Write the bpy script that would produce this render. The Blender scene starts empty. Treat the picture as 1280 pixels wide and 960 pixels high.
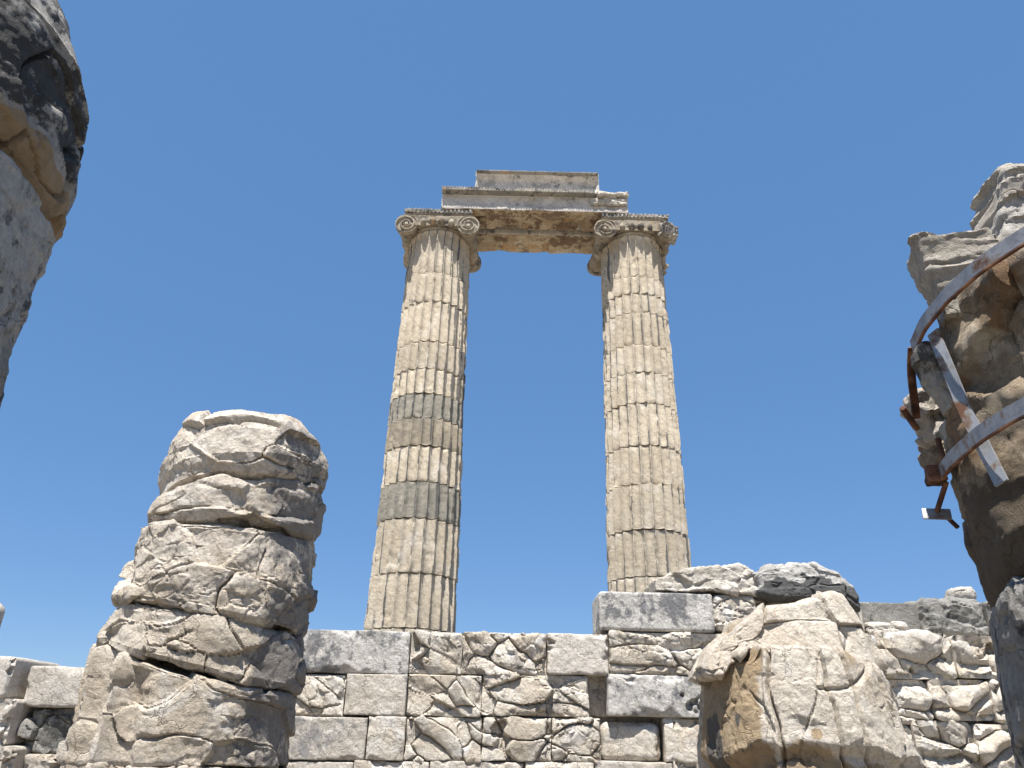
import bpy, math, random
import numpy as np
R_ = math.radians
S = bpy.context.scene
COL = S.collection

# ------------------------------------------------------------------ camera
FPX, PITCH, ROLL, EYE = 925.0, R_(25.3), R_(1.4), np.array([0, 0, 1.6])
fw = np.array([0, math.cos(PITCH), math.sin(PITCH)])
up0 = np.array([0, -math.sin(PITCH), math.cos(PITCH)]); rt0 = np.array([1.0, 0, 0])
RT = math.cos(ROLL)*rt0 + math.sin(ROLL)*up0
UP = -math.sin(ROLL)*rt0 + math.cos(ROLL)*up0
from mathutils import Matrix, Vector
cd = bpy.data.cameras.new('camera'); cam = bpy.data.objects.new('camera', cd); COL.objects.link(cam)
m = Matrix(((RT[0], UP[0], -fw[0], EYE[0]), (RT[1], UP[1], -fw[1], EYE[1]), (RT[2], UP[2], -fw[2], EYE[2]), (0, 0, 0, 1)))
cam.matrix_world = m
cd.sensor_width = 36; cd.lens = 36*FPX/1280; cd.clip_start = 0.05; cd.clip_end = 5000
S.camera = cam

# ------------------------------------------------------------------ sky and sun
SUN_EL, SUN_AZ = 69.0, 193.0     # azimuth clockwise from +Y (north); 180 = behind the camera
w = bpy.data.worlds.new('World'); S.world = w; w.use_nodes = True
nt = w.node_tree; bg = nt.nodes['Background']
sky = nt.nodes.new('ShaderNodeTexSky'); sky.sky_type = 'NISHITA'; sky.sun_disc = False
sky.sun_elevation = R_(SUN_EL); sky.sun_rotation = R_(SUN_AZ)
sky.altitude = 0; sky.air_density = 0.8; sky.dust_density = 0.0; sky.ozone_density = 3.0
wm = nt.nodes.new('ShaderNodeMix'); wm.data_type = 'RGBA'; wm.inputs[0].default_value = 0.66      # a deep even summer blue
nt.links.new(sky.outputs[0], wm.inputs[6]); wm.inputs[7].default_value = (0.68, 1.74, 3.72, 1)
nt.links.new(wm.outputs[2], bg.inputs[0]); bg.inputs[1].default_value = 0.084
sl = bpy.data.lights.new('sun', 'SUN'); sun = bpy.data.objects.new('sun', sl); COL.objects.link(sun)
sl.energy = 5.0; sl.angle = R_(0.53); sl.color = (1.0, 0.965, 0.92)
sd = Vector((math.sin(R_(SUN_AZ))*math.cos(R_(SUN_EL)), math.cos(R_(SUN_AZ))*math.cos(R_(SUN_EL)), math.sin(R_(SUN_EL))))
sun.rotation_euler = sd.to_track_quat('Z', 'Y').to_euler(); sun.location = (0, 0, 40)
S.view_settings.view_transform = 'Standard'; S.view_settings.look = 'None'
S.view_settings.exposure = 1.02; S.view_settings.gamma = 1

# ------------------------------------------------------------------ numpy noise
def h3(ix, iy, iz, seed):
    h = (ix.astype(np.int64)*73856093) ^ (iy.astype(np.int64)*19349663) ^ (iz.astype(np.int64)*83492791) ^ (seed*2654435761)
    h = h & 0xffffffff
    h = ((h ^ (h >> 16))*0x45d9f3b) & 0xffffffff
    h = ((h ^ (h >> 15))*0x2c1b3c6d) & 0xffffffff
    return ((h ^ (h >> 16)) & 0xffffff)/16777215.0
def vnoise(p, seed=0):
    i = np.floor(p).astype(np.int64); f = p-i; u = f*f*f*(f*(f*6-15)+10)
    r = 0
    for dx in (0, 1):
        wx = u[:, 0] if dx else 1-u[:, 0]
        for dy in (0, 1):
            wy = u[:, 1] if dy else 1-u[:, 1]
            for dz in (0, 1):
                wz = u[:, 2] if dz else 1-u[:, 2]
                r = r + wx*wy*wz*h3(i[:, 0]+dx, i[:, 1]+dy, i[:, 2]+dz, seed)
    return r*2-1
def fbm(p, scale, octv=4, seed=0, rough=0.5):
    q = p*scale; a = 1.0; t = 0; s = 0
    for o in range(octv):
        s = s + a*vnoise(q+o*17.3, seed+o*7); t += a; a *= rough; q = q*2.03
    return s/t*1.4
def vor(q, seed):
    i = np.floor(q).astype(np.int64); n = len(q)
    b1 = np.full(n, 1e9); b2 = np.full(n, 1e9); s1 = np.zeros((n, 3)); s2 = np.zeros((n, 3)); c1 = np.zeros((n, 3), np.int64)
    for dx in (-1, 0, 1):
        for dy in (-1, 0, 1):
            for dz in (-1, 0, 1):
                c = i+np.array([dx, dy, dz])
                s = c+np.stack([h3(c[:, 0], c[:, 1], c[:, 2], seed+k) for k in (1, 2, 3)], 1)
                d = ((s-q)**2).sum(1)
                m1 = d < b1; m2 = (~m1) & (d < b2)
                b2 = np.where(m1, b1, np.where(m2, d, b2)); s2[m1] = s1[m1]; s2[m2] = s[m2]
                b1 = np.where(m1, d, b1); s1[m1] = s[m1]; c1[m1] = c[m1]
    edge = (b2-b1)/(2*np.maximum(np.sqrt(((s1-s2)**2).sum(1)), 1e-4))
    rnd = np.stack([h3(c1[:, 0], c1[:, 1], c1[:, 2], seed+k) for k in (11, 12, 13, 14)], 1)
    return edge, rnd, q-s1
def sstep(a, b, x):
    t = np.clip((x-a)/(b-a), 0, 1); return t*t*(3-2*t)
def fract(p, size, seed, amp=0.04, tilt=0.05, crack=0.04, cw=0.1, warp=0.35, bulge=0.0, cov=0.0):
    """broken stone: cells with their own level and tilt, grooves between them (cov > 0: only some of the grooves)"""
    q = p/np.array(size, float)+seed*3.7
    q = q+warp*np.stack([fbm(q, 1.1, 3, seed+k*31) for k in range(3)], 1)
    e, r, v = vor(q, seed)
    g = 1-sstep(0, cw, e)
    if cov > 0: g = g*sstep(-0.15, 0.15, fbm(p, 1.3, 2, seed+77)+1-2*cov)
    d = (amp*(r[:, 0]*2-1)+tilt*(v*(r[:, 1:4]*2-1)).sum(1)*2)*sstep(0, min(.12, max(.03, .020/min(size))), e)-crack*g
    if bulge: d = d+bulge*(np.sqrt(np.clip(e/0.35, 0, 1))-0.6)
    return d
def pits(p, scale, seed, thr, depth):
    return -depth*sstep(thr, thr+0.25, fbm(p, scale, 3, seed))

# ------------------------------------------------------------------ mesh helpers
def mesh_obj(name, V, F, mat, parent=None, sharp=38, loc=None, attrs=None, mats=None, midx=None):
    V = np.asarray(V, np.float32); me = bpy.data.meshes.new(name)
    F = [np.asarray(f, np.int32) for f in (F if isinstance(F, list) else [F])]
    tot = np.concatenate([np.full(len(f), f.shape[1], np.int32) for f in F]); idx = np.concatenate([f.ravel() for f in F])
    me.vertices.add(len(V)); me.vertices.foreach_set('co', V.ravel())
    me.loops.add(len(idx)); me.loops.foreach_set('vertex_index', idx)
    me.polygons.add(len(tot)); st = np.concatenate([[0], np.cumsum(tot)[:-1]]).astype(np.int32)
    me.polygons.foreach_set('loop_start', st); me.polygons.foreach_set('loop_total', tot)
    for mm in (mats or [mat]): me.materials.append(mm)
    if midx is not None: me.polygons.foreach_set('material_index', midx.astype(np.int32))
    if attrs:
        for k, a in attrs.items():
            at = me.attributes.new(k, 'FLOAT', 'POINT'); at.data.foreach_set('value', np.asarray(a, np.float32))
    me.update(calc_edges=True); me.validate()
    me.polygons.foreach_set('use_smooth', np.ones(len(me.polygons), bool))
    if sharp and sharp < 180: me.set_sharp_from_angle(angle=R_(sharp))
    o = bpy.data.objects.new(name, me); COL.objects.link(o)
    if parent is not None: o.parent = parent; o.matrix_parent_inverse = Matrix.Translation(-parent.location)
    return o
def tag(o, label, cat, group=None):
    o['label'] = label; o['category'] = cat; o['kind'] = 'thing'
    if group: o['group'] = group
    return o
def empty(name, loc, label, cat, group=None):
    o = bpy.data.objects.new(name, None); COL.objects.link(o); o.location = loc; o.empty_display_size = 0.3
    return tag(o, label, cat, group)

_box = {}
def boxlat(nx, ny, nz):
    k = (nx, ny, nz)
    if k in _box: return _box[k]
    N = np.array([nx, ny, nz]); Vs = []; Fs = []; off = 0
    for ax in range(3):
        a, b = [(1, 2), (2, 0), (0, 1)][ax]
        for s in (0, 1):
            ia, ib = np.meshgrid(np.arange(N[a]+1), np.arange(N[b]+1), indexing='ij')
            P = np.zeros(ia.shape+(3,), np.int64); P[..., a] = ia; P[..., b] = ib; P[..., ax] = s*N[ax]
            Vs.append(P.reshape(-1, 3)); id_ = np.arange(ia.size).reshape(ia.shape)+off; off += ia.size
            q = np.stack([id_[:-1, :-1], id_[1:, :-1], id_[1:, 1:], id_[:-1, 1:]], -1).reshape(-1, 4)
            Fs.append(q if s else q[:, ::-1])
    V = np.concatenate(Vs); F = np.concatenate(Fs)
    code = (V[:, 0]*(ny+1)+V[:, 1])*(nz+1)+V[:, 2]
    u, first, inv = np.unique(code, return_index=True, return_inverse=True)
    _box[k] = (V[first]/N*2.0-1, inv.ravel()[F]); return _box[k]
def rot3(rx=0, ry=0, rz=0):
    return np.array(Matrix.Rotation(rz, 3, 'Z') @ Matrix.Rotation(ry, 3, 'Y') @ Matrix.Rotation(rx, 3, 'X'))
def rock(name, c, half, mat, disp=None, rr=0.04, res=0.02, parent=None, rot=(0, 0, 0), shape=None, ydiv=None, sharp=38, attrs=None, mats=None, mfun=None):
    """a rounded block, its surface broken up by disp(world position, normal)"""
    h = np.array(half, float); c = np.array(c, float)
    n = [max(2, int(round(2*h[k]/res))) for k in range(3)]
    if ydiv: n[1] = max(2, int(round(2*h[1]/ydiv)))
    G, F = boxlat(*n)
    rr = min(rr, h.min()*0.98)
    p = G*h; inner = np.clip(p, -(h-rr), h-rr); d = p-inner
    L = np.linalg.norm(d, axis=1, keepdims=True); nn = d/np.maximum(L, 1e-6); p = inner+nn*rr
    if shape is not None: p = shape(p, h)
    M = rot3(*[R_(a) for a in rot]); q = p@M.T+c; nw = nn@M.T
    A = attrs(q, nw) if attrs else None
    if disp is not None:
        dd = disp(q, nw); q = q+(dd if dd.ndim == 2 else nw*dd[:, None])
    mi = None
    if mfun is not None: mi = mfun(nw[F].mean(1), q[F].mean(1))
    return mesh_obj(name, q, F, mat, parent, sharp, attrs=A, mats=mats, midx=mi)
def lathe(name, c, prof, mat, nth=64, rmod=None, disp=None, parent=None, axis='Z', step=None, sharp=38, arc=None, attrs=None, tilt=None, extra=None):
    """prof: (r, h) from one pole to the other; rmod(theta, h, r) scales r; disp(world position, normal) pushes outwards"""
    P = np.array(prof, float)
    if step:
        out = [P[:1]]
        for a, b in zip(P[:-1], P[1:]):
            k = max(1, int(math.ceil(np.linalg.norm(b-a)/step))); t = np.arange(1, k+1)[:, None]/k; out.append(a+(b-a)*t)
        P = np.concatenate(out)
    T = np.gradient(P, axis=0); T /= np.maximum(np.linalg.norm(T, axis=1, keepdims=True), 1e-9)
    nr, nh = T[:, 1], -T[:, 0]
    th = np.arange(nth)/nth*2*np.pi
    r = np.repeat(P[:, :1], nth, 1); hh = np.repeat(P[:, 1:], nth, 1); TH = np.repeat(th[None], len(P), 0)
    if rmod is not None: r = r+rmod(TH.ravel(), hh.ravel(), r.ravel()).reshape(r.shape)
    r = np.maximum(r, 0)
    x, y, z = r*np.cos(TH), r*np.sin(TH), hh
    if tilt is not None: z = z+tilt(x.ravel(), y.ravel(), z.ravel()).reshape(z.shape)
    nx, ny, nz = nr[:, None]*np.cos(TH), nr[:, None]*np.sin(TH), np.repeat(nh[:, None], nth, 1)
    q = np.stack([x, y, z], -1).reshape(-1, 3); nn = np.stack([nx, ny, nz], -1).reshape(-1, 3)
    if axis == 'Y': q = q[:, [0, 2, 1]]*[1, 1, -1]; nn = nn[:, [0, 2, 1]]*[1, 1, -1]
    q = q+np.array(c, float)
    A = attrs(q, nn) if attrs else None
    if disp is not None:
        dd = disp(q, nn); q = q+(dd if dd.ndim == 2 else nn*dd[:, None])
    id_ = np.arange(len(P)*nth).reshape(len(P), nth); nx_ = np.roll(id_, -1, 1)
    F = np.stack([id_[:-1], nx_[:-1], nx_[1:], id_[1:]], -1).reshape(-1, 4)
    if extra is not None:
        V2, F2 = extra; F = np.concatenate([F, F2+len(q)]); q = np.concatenate([q, V2]); A = None
    return mesh_obj(name, q, F, mat, parent, sharp, attrs=A)
def band(name, pts, wid, thick, mat, parent, wdir=(0, 0, 1), seed=0):
    """flat metal strip following pts; wdir = direction of its width"""
    P = np.array(pts, float); out = [P[:1]]
    for a, b in zip(P[:-1], P[1:]):
        k = max(1, int(np.linalg.norm(b-a)/0.02)); t = np.arange(1, k+1)[:, None]/k; out.append(a+(b-a)*t)
    P = np.concatenate(out)
    for _ in range(3): P[1:-1] = (P[:-2]+2*P[1:-1]+P[2:])/4
    T = np.gradient(P, axis=0); T /= np.linalg.norm(T, axis=1, keepdims=True)
    W = np.repeat(np.array([wdir], float), len(P), 0); W = W-(W*T).sum(1, keepdims=True)*T; W /= np.linalg.norm(W, axis=1, keepdims=True)
    N = np.cross(T, W); wob = fbm(P, 6, 2, seed)[:, None]*0.006
    prof = [(-.5, -.5), (-.17, -.5), (.17, -.5), (.5, -.5), (.5, .5), (.17, .5), (-.17, .5), (-.5, .5)]
    rings = np.stack([P+W*(a*wid)+N*(b*thick+wob) for a, b in prof], 1); k = len(prof)
    id_ = np.arange(len(P)*k).reshape(len(P), k); nx_ = np.roll(id_, -1, 1)
    F = np.stack([id_[:-1], nx_[:-1], nx_[1:], id_[1:]], -1).reshape(-1, 4)
    caps = np.array([[id_[0, 0], id_[0, 3], id_[0, 4], id_[0, 7]], [id_[-1, 7], id_[-1, 4], id_[-1, 3], id_[-1, 0]]])
    return mesh_obj(name, rings.reshape(-1, 3), np.concatenate([F, caps]), mat, parent, 30)
def rod(name, a, b, r, mat, parent, n=12):
    a = np.array(a, float); b = np.array(b, float); t = (b-a)/np.linalg.norm(b-a)
    u = np.cross(t, [0.3, 0.2, 1]); u /= np.linalg.norm(u); v = np.cross(t, u)
    L = np.linalg.norm(b-a); rows = [(0, 0), (r*.8, 0), (r, r*.3)]+[(r, L*k/8) for k in range(1, 8)]+[(r, L-r*.3), (r*.8, L), (0, L)]
    V = []
    for rr, h in rows:
        for k in range(n):
            an = 2*np.pi*k/n; V.append(a+t*h+(u*math.cos(an)+v*math.sin(an))*rr)
    id_ = np.arange(len(rows)*n).reshape(len(rows), n); nx_ = np.roll(id_, -1, 1)
    F = np.stack([id_[:-1], nx_[:-1], nx_[1:], id_[1:]], -1).reshape(-1, 4)
    return mesh_obj(name, V, F, mat, parent, 40)

# ------------------------------------------------------------------ materials
def ramp(N, stops):
    n = N.new('ShaderNodeValToRGB'); e = n.color_ramp.elements
    while len(e) < len(stops): e.new(0.5)
    for k, (p, c) in enumerate(stops): e[k].position = p; e[k].color = (c if len(c) == 4 else tuple(c)+(1,))
    return n
def stone(name, c1, c2, c3, black=0.3, ochre=0.1, grey=0.3, bump=0.6, scale=1.0, streak=0.0, vein=0.3, blackcol=(0.045, 0.045, 0.045), ochrecol=(0.31, 0.205, 0.11), greycol=(0.31, 0.295, 0.265), cracks=0.25):
    M = bpy.data.materials.new(name); M.use_nodes = True; N = M.node_tree.nodes; Lk = M.node_tree.links
    B = N['Principled BSDF']; B.inputs['Roughness'].default_value = 0.82
    B.inputs['Specular IOR Level'].default_value = 0.25
    geo = N.new('ShaderNodeNewGeometry'); oi = N.new('ShaderNodeObjectInfo')
    off = N.new('ShaderNodeVectorMath'); off.operation = 'MULTIPLY_ADD'
    cmb = N.new('ShaderNodeCombineXYZ')
    for k in range(3): Lk.new(oi.outputs['Random'], cmb.inputs[k])
    Lk.new(cmb.outputs[0], off.inputs[0]); off.inputs[1].default_value = (37, 23, 51); Lk.new(geo.outputs['Position'], off.inputs[2])
    pos = off.outputs[0]
    def noise(sc, det=6, ro=0.6, vec=None, dist=0.0):
        n = N.new('ShaderNodeTexNoise'); n.inputs['Scale'].default_value = sc; n.inputs['Detail'].default_value = det
        n.inputs['Roughness'].default_value = ro; n.inputs['Distortion'].default_value = dist; Lk.new(vec or pos, n.inputs['Vector']); return n.outputs['Fac']
    def thr(x, a, b):
        n = N.new('ShaderNodeMapRange'); n.interpolation_type = 'SMOOTHSTEP'; n.inputs[1].default_value = a; n.inputs[2].default_value = b; Lk.new(x, n.inputs[0]); return n.outputs[0]
    def math_(op, a, b):
        n = N.new('ShaderNodeMath'); n.operation = op
        for k, v in enumerate((a, b)):
            if isinstance(v, (int, float)): n.inputs[k].default_value = v
            else: Lk.new(v, n.inputs[k])
        return n.outputs[0]
    def mix(f, a, b, mode='MIX'):
        n = N.new('ShaderNodeMix'); n.data_type = 'RGBA'; n.blend_type = mode; n.clamp_factor = True
        if isinstance(f, (int, float)): n.inputs[0].default_value = f
        else: Lk.new(f, n.inputs[0])
        for k, v in ((6, a), (7, b)):
            if isinstance(v, tuple): n.inputs[k].default_value = v+(1,)
            else: Lk.new(v, n.inputs[k])
        return n.outputs[2]
    def stretch(sx, sy, sz):
        n = N.new('ShaderNodeVectorMath'); n.operation = 'MULTIPLY'; Lk.new(pos, n.inputs[0]); n.inputs[1].default_value = (sx, sy, sz); return n.outputs[0]
    c = mix(thr(noise(1.3*scale, 8, 0.65), 0.43, 0.57), c1, c2)
    c = mix(thr(noise(2.7*scale, 8, 0.65, dist=0.4), 0.5, 0.68), c, c3)
    # grey weathering
    gm = math_('MULTIPLY', thr(noise(2.2*scale, 10, 0.72), 0.67-0.3*grey, 0.75-0.3*grey), min(1.0, 0.4+grey))
    c = mix(gm, c, greycol)
    # marble veins: thin bands through a distorted field
    wv = N.new('ShaderNodeTexWave'); wv.inputs['Scale'].default_value = 2.2*scale; wv.inputs['Distortion'].default_value = 7; wv.inputs['Detail'].default_value = 5; wv.inputs['Detail Scale'].default_value = 1.4
    sv = N.new('ShaderNodeMapping'); sv.inputs['Rotation'].default_value = (0.5, 0.7, 0.3); Lk.new(pos, sv.inputs['Vector']); Lk.new(sv.outputs[0], wv.inputs['Vector'])
    c = mix(math_('MULTIPLY', thr(wv.outputs['Fac'], 0.9, 0.99), vein), c, (0.28, 0.24, 0.19))
    # per object tint
    t = N.new('ShaderNodeMapRange'); Lk.new(oi.outputs['Random'], t.inputs[0]); t.inputs[3].default_value = 0.9; t.inputs[4].default_value = 1.06
    hs = N.new('ShaderNodeHueSaturation'); Lk.new(t.outputs[0], hs.inputs['Value']); Lk.new(c, hs.inputs['Color']); c = hs.outputs[0]
    # fine speckle
    sp = noise(38, 4, 0.7); sp2 = N.new('ShaderNodeMapRange'); sp2.inputs[1].default_value = 0.3; sp2.inputs[2].default_value = 0.7; sp2.inputs[3].default_value = 0.72; sp2.inputs[4].default_value = 1.16; Lk.new(sp, sp2.inputs[0])
    c = mix(1.0, c, sp2.outputs[0], 'MULTIPLY') if False else c
    vm = N.new('ShaderNodeVectorMath'); vm.operation = 'SCALE'; Lk.new(c, vm.inputs[0]); Lk.new(sp2.outputs[0], vm.inputs['Scale']); c = vm.outputs[0]
    # ochre
    ao = N.new('ShaderNodeAttribute'); ao.attribute_name = 'ochre'; ab = N.new('ShaderNodeAttribute'); ab.attribute_name = 'dark'
    on = noise(1.6*scale, 8, 0.65, stretch(1.3, 1.3, 0.6))
    om = thr(math_('ADD', on, math_('MULTIPLY', ao.outputs['Fac'], 0.4)), 0.72-0.3*ochre, 0.84-0.3*ochre)
    oc = mix(noise(6, 6, 0.7), ochrecol, tuple(min(1, v*1.4) for v in ochrecol))
    oc = mix(thr(noise(5, 8, 0.75), 0.5, 0.72), oc, tuple(v*0.35 for v in ochrecol))
    c = mix(math_('MULTIPLY', om, 0.85), c, oc)
    # black crust, broken into specks, in runs down the face
    bn = noise(1.2*scale, 4, 0.6, stretch(1.6, 1.6, 1.6-1.25*streak)); bf = noise(9, 10, 0.78, stretch(1, 1, 1-0.5*streak))
    bs = math_('ADD', math_('MULTIPLY', bn, 0.52), math_('MULTIPLY', bf, 0.48))
    bs = math_('ADD', bs, math_('MULTIPLY', ab.outputs['Fac'], 0.3))
    bm = thr(bs, 0.64-0.2*black, 0.7-0.2*black)
    c = mix(math_('MULTIPLY', bm, 0.88), c, mix(noise(22, 6, 0.7), blackcol, tuple(v*3 for v in blackcol)))
    # hairline cracks
    if cracks > 0:
        wn = N.new('ShaderNodeTexNoise'); wn.inputs['Scale'].default_value = 3; wn.inputs['Detail'].default_value = 4; Lk.new(pos, wn.inputs['Vector'])
        va = N.new('ShaderNodeVectorMath'); va.operation = 'MULTIPLY_ADD'; Lk.new(wn.outputs['Color'], va.inputs[0]); va.inputs[1].default_value = (0.5, 0.5, 0.5); Lk.new(pos, va.inputs[2])
        vo = N.new('ShaderNodeTexVoronoi'); vo.feature = 'DISTANCE_TO_EDGE'; vo.inputs['Scale'].default_value = 3.1*scale; Lk.new(va.outputs[0], vo.inputs['Vector'])
        cr = math_('SUBTRACT', 1.0, thr(vo.outputs['Distance'], 0.0, 0.018)); cr = math_('MULTIPLY', cr, thr(noise(1.7, 3, 0.5), 0.5, 0.6))
        c = mix(math_('MULTIPLY', cr, cracks*2), c, (0.1, 0.08, 0.06))
    Lk.new(c, B.inputs['Base Color'])
    b1 = N.new('ShaderNodeBump'); b1.inputs['Strength'].default_value = bump; b1.inputs['Distance'].default_value = 0.03
    rg = math_('ABSOLUTE', math_('SUBTRACT', noise(6.5, 10, 0.72, dist=0.5), 0.5), 0); rg = math_('MULTIPLY', rg, -2.2)
    pit = math_('MULTIPLY', thr(noise(26, 5, 0.7), 0.62, 0.72), -0.35)
    hsum = math_('ADD', math_('ADD', math_('MULTIPLY', noise(11, 12, 0.74), 1.3), math_('ADD', rg, pit)), math_('MULTIPLY', noise(70, 6, 0.75), 0.45))
    if cracks > 0: hsum = math_('SUBTRACT', hsum, math_('MULTIPLY', cr, 0.5))
    Lk.new(hsum, b1.inputs['Height']); Lk.new(b1.outputs[0], B.inputs['Normal'])
    return M
def metal(name):
    M = bpy.data.materials.new(name); M.use_nodes = True; N = M.node_tree.nodes; Lk = M.node_tree.links; B = N['Principled BSDF']
    tc = N.new('ShaderNodeNewGeometry')
    n = N.new('ShaderNodeTexNoise'); n.inputs['Scale'].default_value = 9; n.inputs['Detail'].default_value = 9; n.inputs['Roughness'].default_value = 0.7; Lk.new(tc.outputs['Position'], n.inputs['Vector'])
    r = ramp(N, [(0.32, (0.17, 0.175, 0.185)), (0.48, (0.30, 0.31, 0.325)), (0.54, (0.24, 0.20, 0.165)), (0.60, (0.15, 0.07, 0.035))]); Lk.new(n.outputs['Fac'], r.inputs[0])
    Lk.new(r.outputs[0], B.inputs['Base Color']); B.inputs['Metallic'].default_value = 0.35; B.inputs['Roughness'].default_value = 0.55
    bp = N.new('ShaderNodeBump'); bp.inputs['Strength'].default_value = 0.3; bp.inputs['Distance'].default_value = 0.01; Lk.new(n.outputs['Fac'], bp.inputs['Height']); Lk.new(bp.outputs[0], B.inputs['Normal'])
    return M
def rust(name):
    M = bpy.data.materials.new(name); M.use_nodes = True; N = M.node_tree.nodes; Lk = M.node_tree.links; B = N['Principled BSDF']
    tc = N.new('ShaderNodeNewGeometry')
    n = N.new('ShaderNodeTexNoise'); n.inputs['Scale'].default_value = 14; n.inputs['Detail'].default_value = 9; Lk.new(tc.outputs['Position'], n.inputs['Vector'])
    r = ramp(N, [(0.35, (0.035, 0.018, 0.013)), (0.5, (0.12, 0.05, 0.028)), (0.65, (0.28, 0.14, 0.075))]); Lk.new(n.outputs['Fac'], r.inputs[0])
    Lk.new(r.outputs[0], B.inputs['Base Color']); B.inputs['Roughness'].default_value = 0.9
    return M

WALLSTONE = stone('weathered_white_marble', (0.66, 0.60, 0.51), (0.56, 0.485, 0.385), (0.72, 0.685, 0.63), black=0.44, ochre=0.2, grey=0.22, bump=0.9, blackcol=(0.12, 0.11, 0.10))
WALLSMOOTH = stone('dressed_marble', (0.62, 0.565, 0.49), (0.53, 0.475, 0.40), (0.68, 0.635, 0.57), black=0.42, ochre=0.14, grey=0.30, streak=0.7, cracks=0.1, bump=0.9, blackcol=(0.13, 0.125, 0.12))
GREYSMOOTH = stone('grey_stained_marble', (0.62, 0.585, 0.53), (0.52, 0.495, 0.45), (0.66, 0.63, 0.58), black=0.66, ochre=0.0, grey=0.3, streak=0.3, cracks=0.0, bump=1.0, blackcol=(0.08, 0.08, 0.082))
SHAFT = stone('shaft_marble', (0.59, 0.51, 0.39), (0.51, 0.435, 0.325), (0.63, 0.565, 0.465), black=0.12, ochre=0.1, grey=0.12, scale=0.7, vein=0.3, cracks=0.2, bump=0.6)
SHAFTGREY = stone('grey_marble_drum', (0.335, 0.305, 0.245), (0.27, 0.25, 0.205), (0.43, 0.39, 0.315), black=0.05, ochre=0.0, grey=0.0, scale=1.6, vein=0.0, cracks=0.1, bump=0.7)
SHAFTBROWN = stone('brown_grey_drum', (0.33, 0.28, 0.205), (0.27, 0.235, 0.18), (0.40, 0.34, 0.25), black=0.08, ochre=0.1, grey=0.1, scale=1.0, vein=0.1, cracks=0.1, bump=0.6)
CAPITAL = stone('capital_marble', (0.34, 0.29, 0.22), (0.26, 0.215, 0.155), (0.44, 0.395, 0.32), black=0.62, ochre=0.55, grey=0.25, scale=1.4, bump=0.6, cracks=0.1, blackcol=(0.045, 0.04, 0.035))
ABACUS = stone('sooty_abacus_marble', (0.36, 0.33, 0.28), (0.28, 0.26, 0.23), (0.42, 0.38, 0.3), black=0.7, ochre=0.45, grey=0.4, bump=0.5, cracks=0.1)
BEAM = stone('beam_marble', (0.54, 0.50, 0.45), (0.45, 0.42, 0.38), (0.60, 0.56, 0.50), black=0.42, ochre=0.12, grey=0.45, streak=0.6, bump=0.4, cracks=0.1)
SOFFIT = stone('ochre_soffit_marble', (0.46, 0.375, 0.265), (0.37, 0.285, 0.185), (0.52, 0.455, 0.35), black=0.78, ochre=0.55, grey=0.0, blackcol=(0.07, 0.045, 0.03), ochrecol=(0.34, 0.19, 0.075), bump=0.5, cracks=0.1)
STUMP = stone('stump_marble', (0.68, 0.60, 0.495), (0.57, 0.485, 0.375), (0.72, 0.665, 0.585), black=0.46, ochre=0.28, grey=0.26, streak=0.45, bump=1.0, blackcol=(0.11, 0.10, 0.09), ochrecol=(0.38, 0.29, 0.185), cracks=0.12)
STUMPW = stone('white_stump_marble', (0.66, 0.59, 0.49), (0.56, 0.48, 0.38), (0.70, 0.65, 0.58), black=0.3, ochre=0.44, grey=0.18, streak=0.3, bump=1.0, ochrecol=(0.30, 0.215, 0.12), cracks=0.1)
NEARL = stone('grey_crusted_marble', (0.54, 0.515, 0.465), (0.45, 0.43, 0.39), (0.60, 0.57, 0.51), black=0.66, ochre=0.0, grey=0.4, streak=0.5, bump=0.9, blackcol=(0.025, 0.025, 0.025), ochrecol=(0.34, 0.22, 0.12))
NEARLT = stone('black_crusted_marble', (0.48, 0.455, 0.41), (0.40, 0.38, 0.345), (0.56, 0.53, 0.48), black=0.86, ochre=0.0, grey=0.2, scale=1.7, bump=1.0, blackcol=(0.014, 0.014, 0.014), ochrecol=(0.34, 0.23, 0.12), cracks=0)
NEARR = stone('brown_crusted_marble', (0.48, 0.39, 0.28), (0.33, 0.255, 0.17), (0.60, 0.52, 0.40), black=0.56, ochre=0.4, grey=0.0, scale=2.4, bump=1.0, blackcol=(0.06, 0.045, 0.03), ochrecol=(0.26, 0.155, 0.08))
NEARB = stone('dark_shaft_marble', (0.46, 0.44, 0.41), (0.36, 0.345, 0.32), (0.56, 0.54, 0.50), black=0.66, ochre=0.1, grey=0.4, bump=1.0, blackcol=(0.02, 0.02, 0.02), ochrecol=(0.25, 0.15, 0.07))
CHUNK = stone('pale_broken_marble', (0.64, 0.585, 0.505), (0.54, 0.485, 0.40), (0.70, 0.66, 0.59), black=0.12, ochre=0.2, grey=0.2, bump=1.0, cracks=0.1)
DARKROCK = stone('dark_lichened_block', (0.30, 0.29, 0.26), (0.24, 0.23, 0.21), (0.38, 0.36, 0.32), black=0.55, ochre=0.1, grey=0.5, bump=1.0, blackcol=(0.05, 0.05, 0.045))
GALV, RUST = metal('galvanised_steel'), rust('rusty_iron')
GROUND = stone('dusty_ground', (0.32, 0.275, 0.21), (0.27, 0.23, 0.17), (0.36, 0.31, 0.25), black=0.05, ochre=0.0, grey=0.2, bump=1.0, cracks=0)

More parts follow.
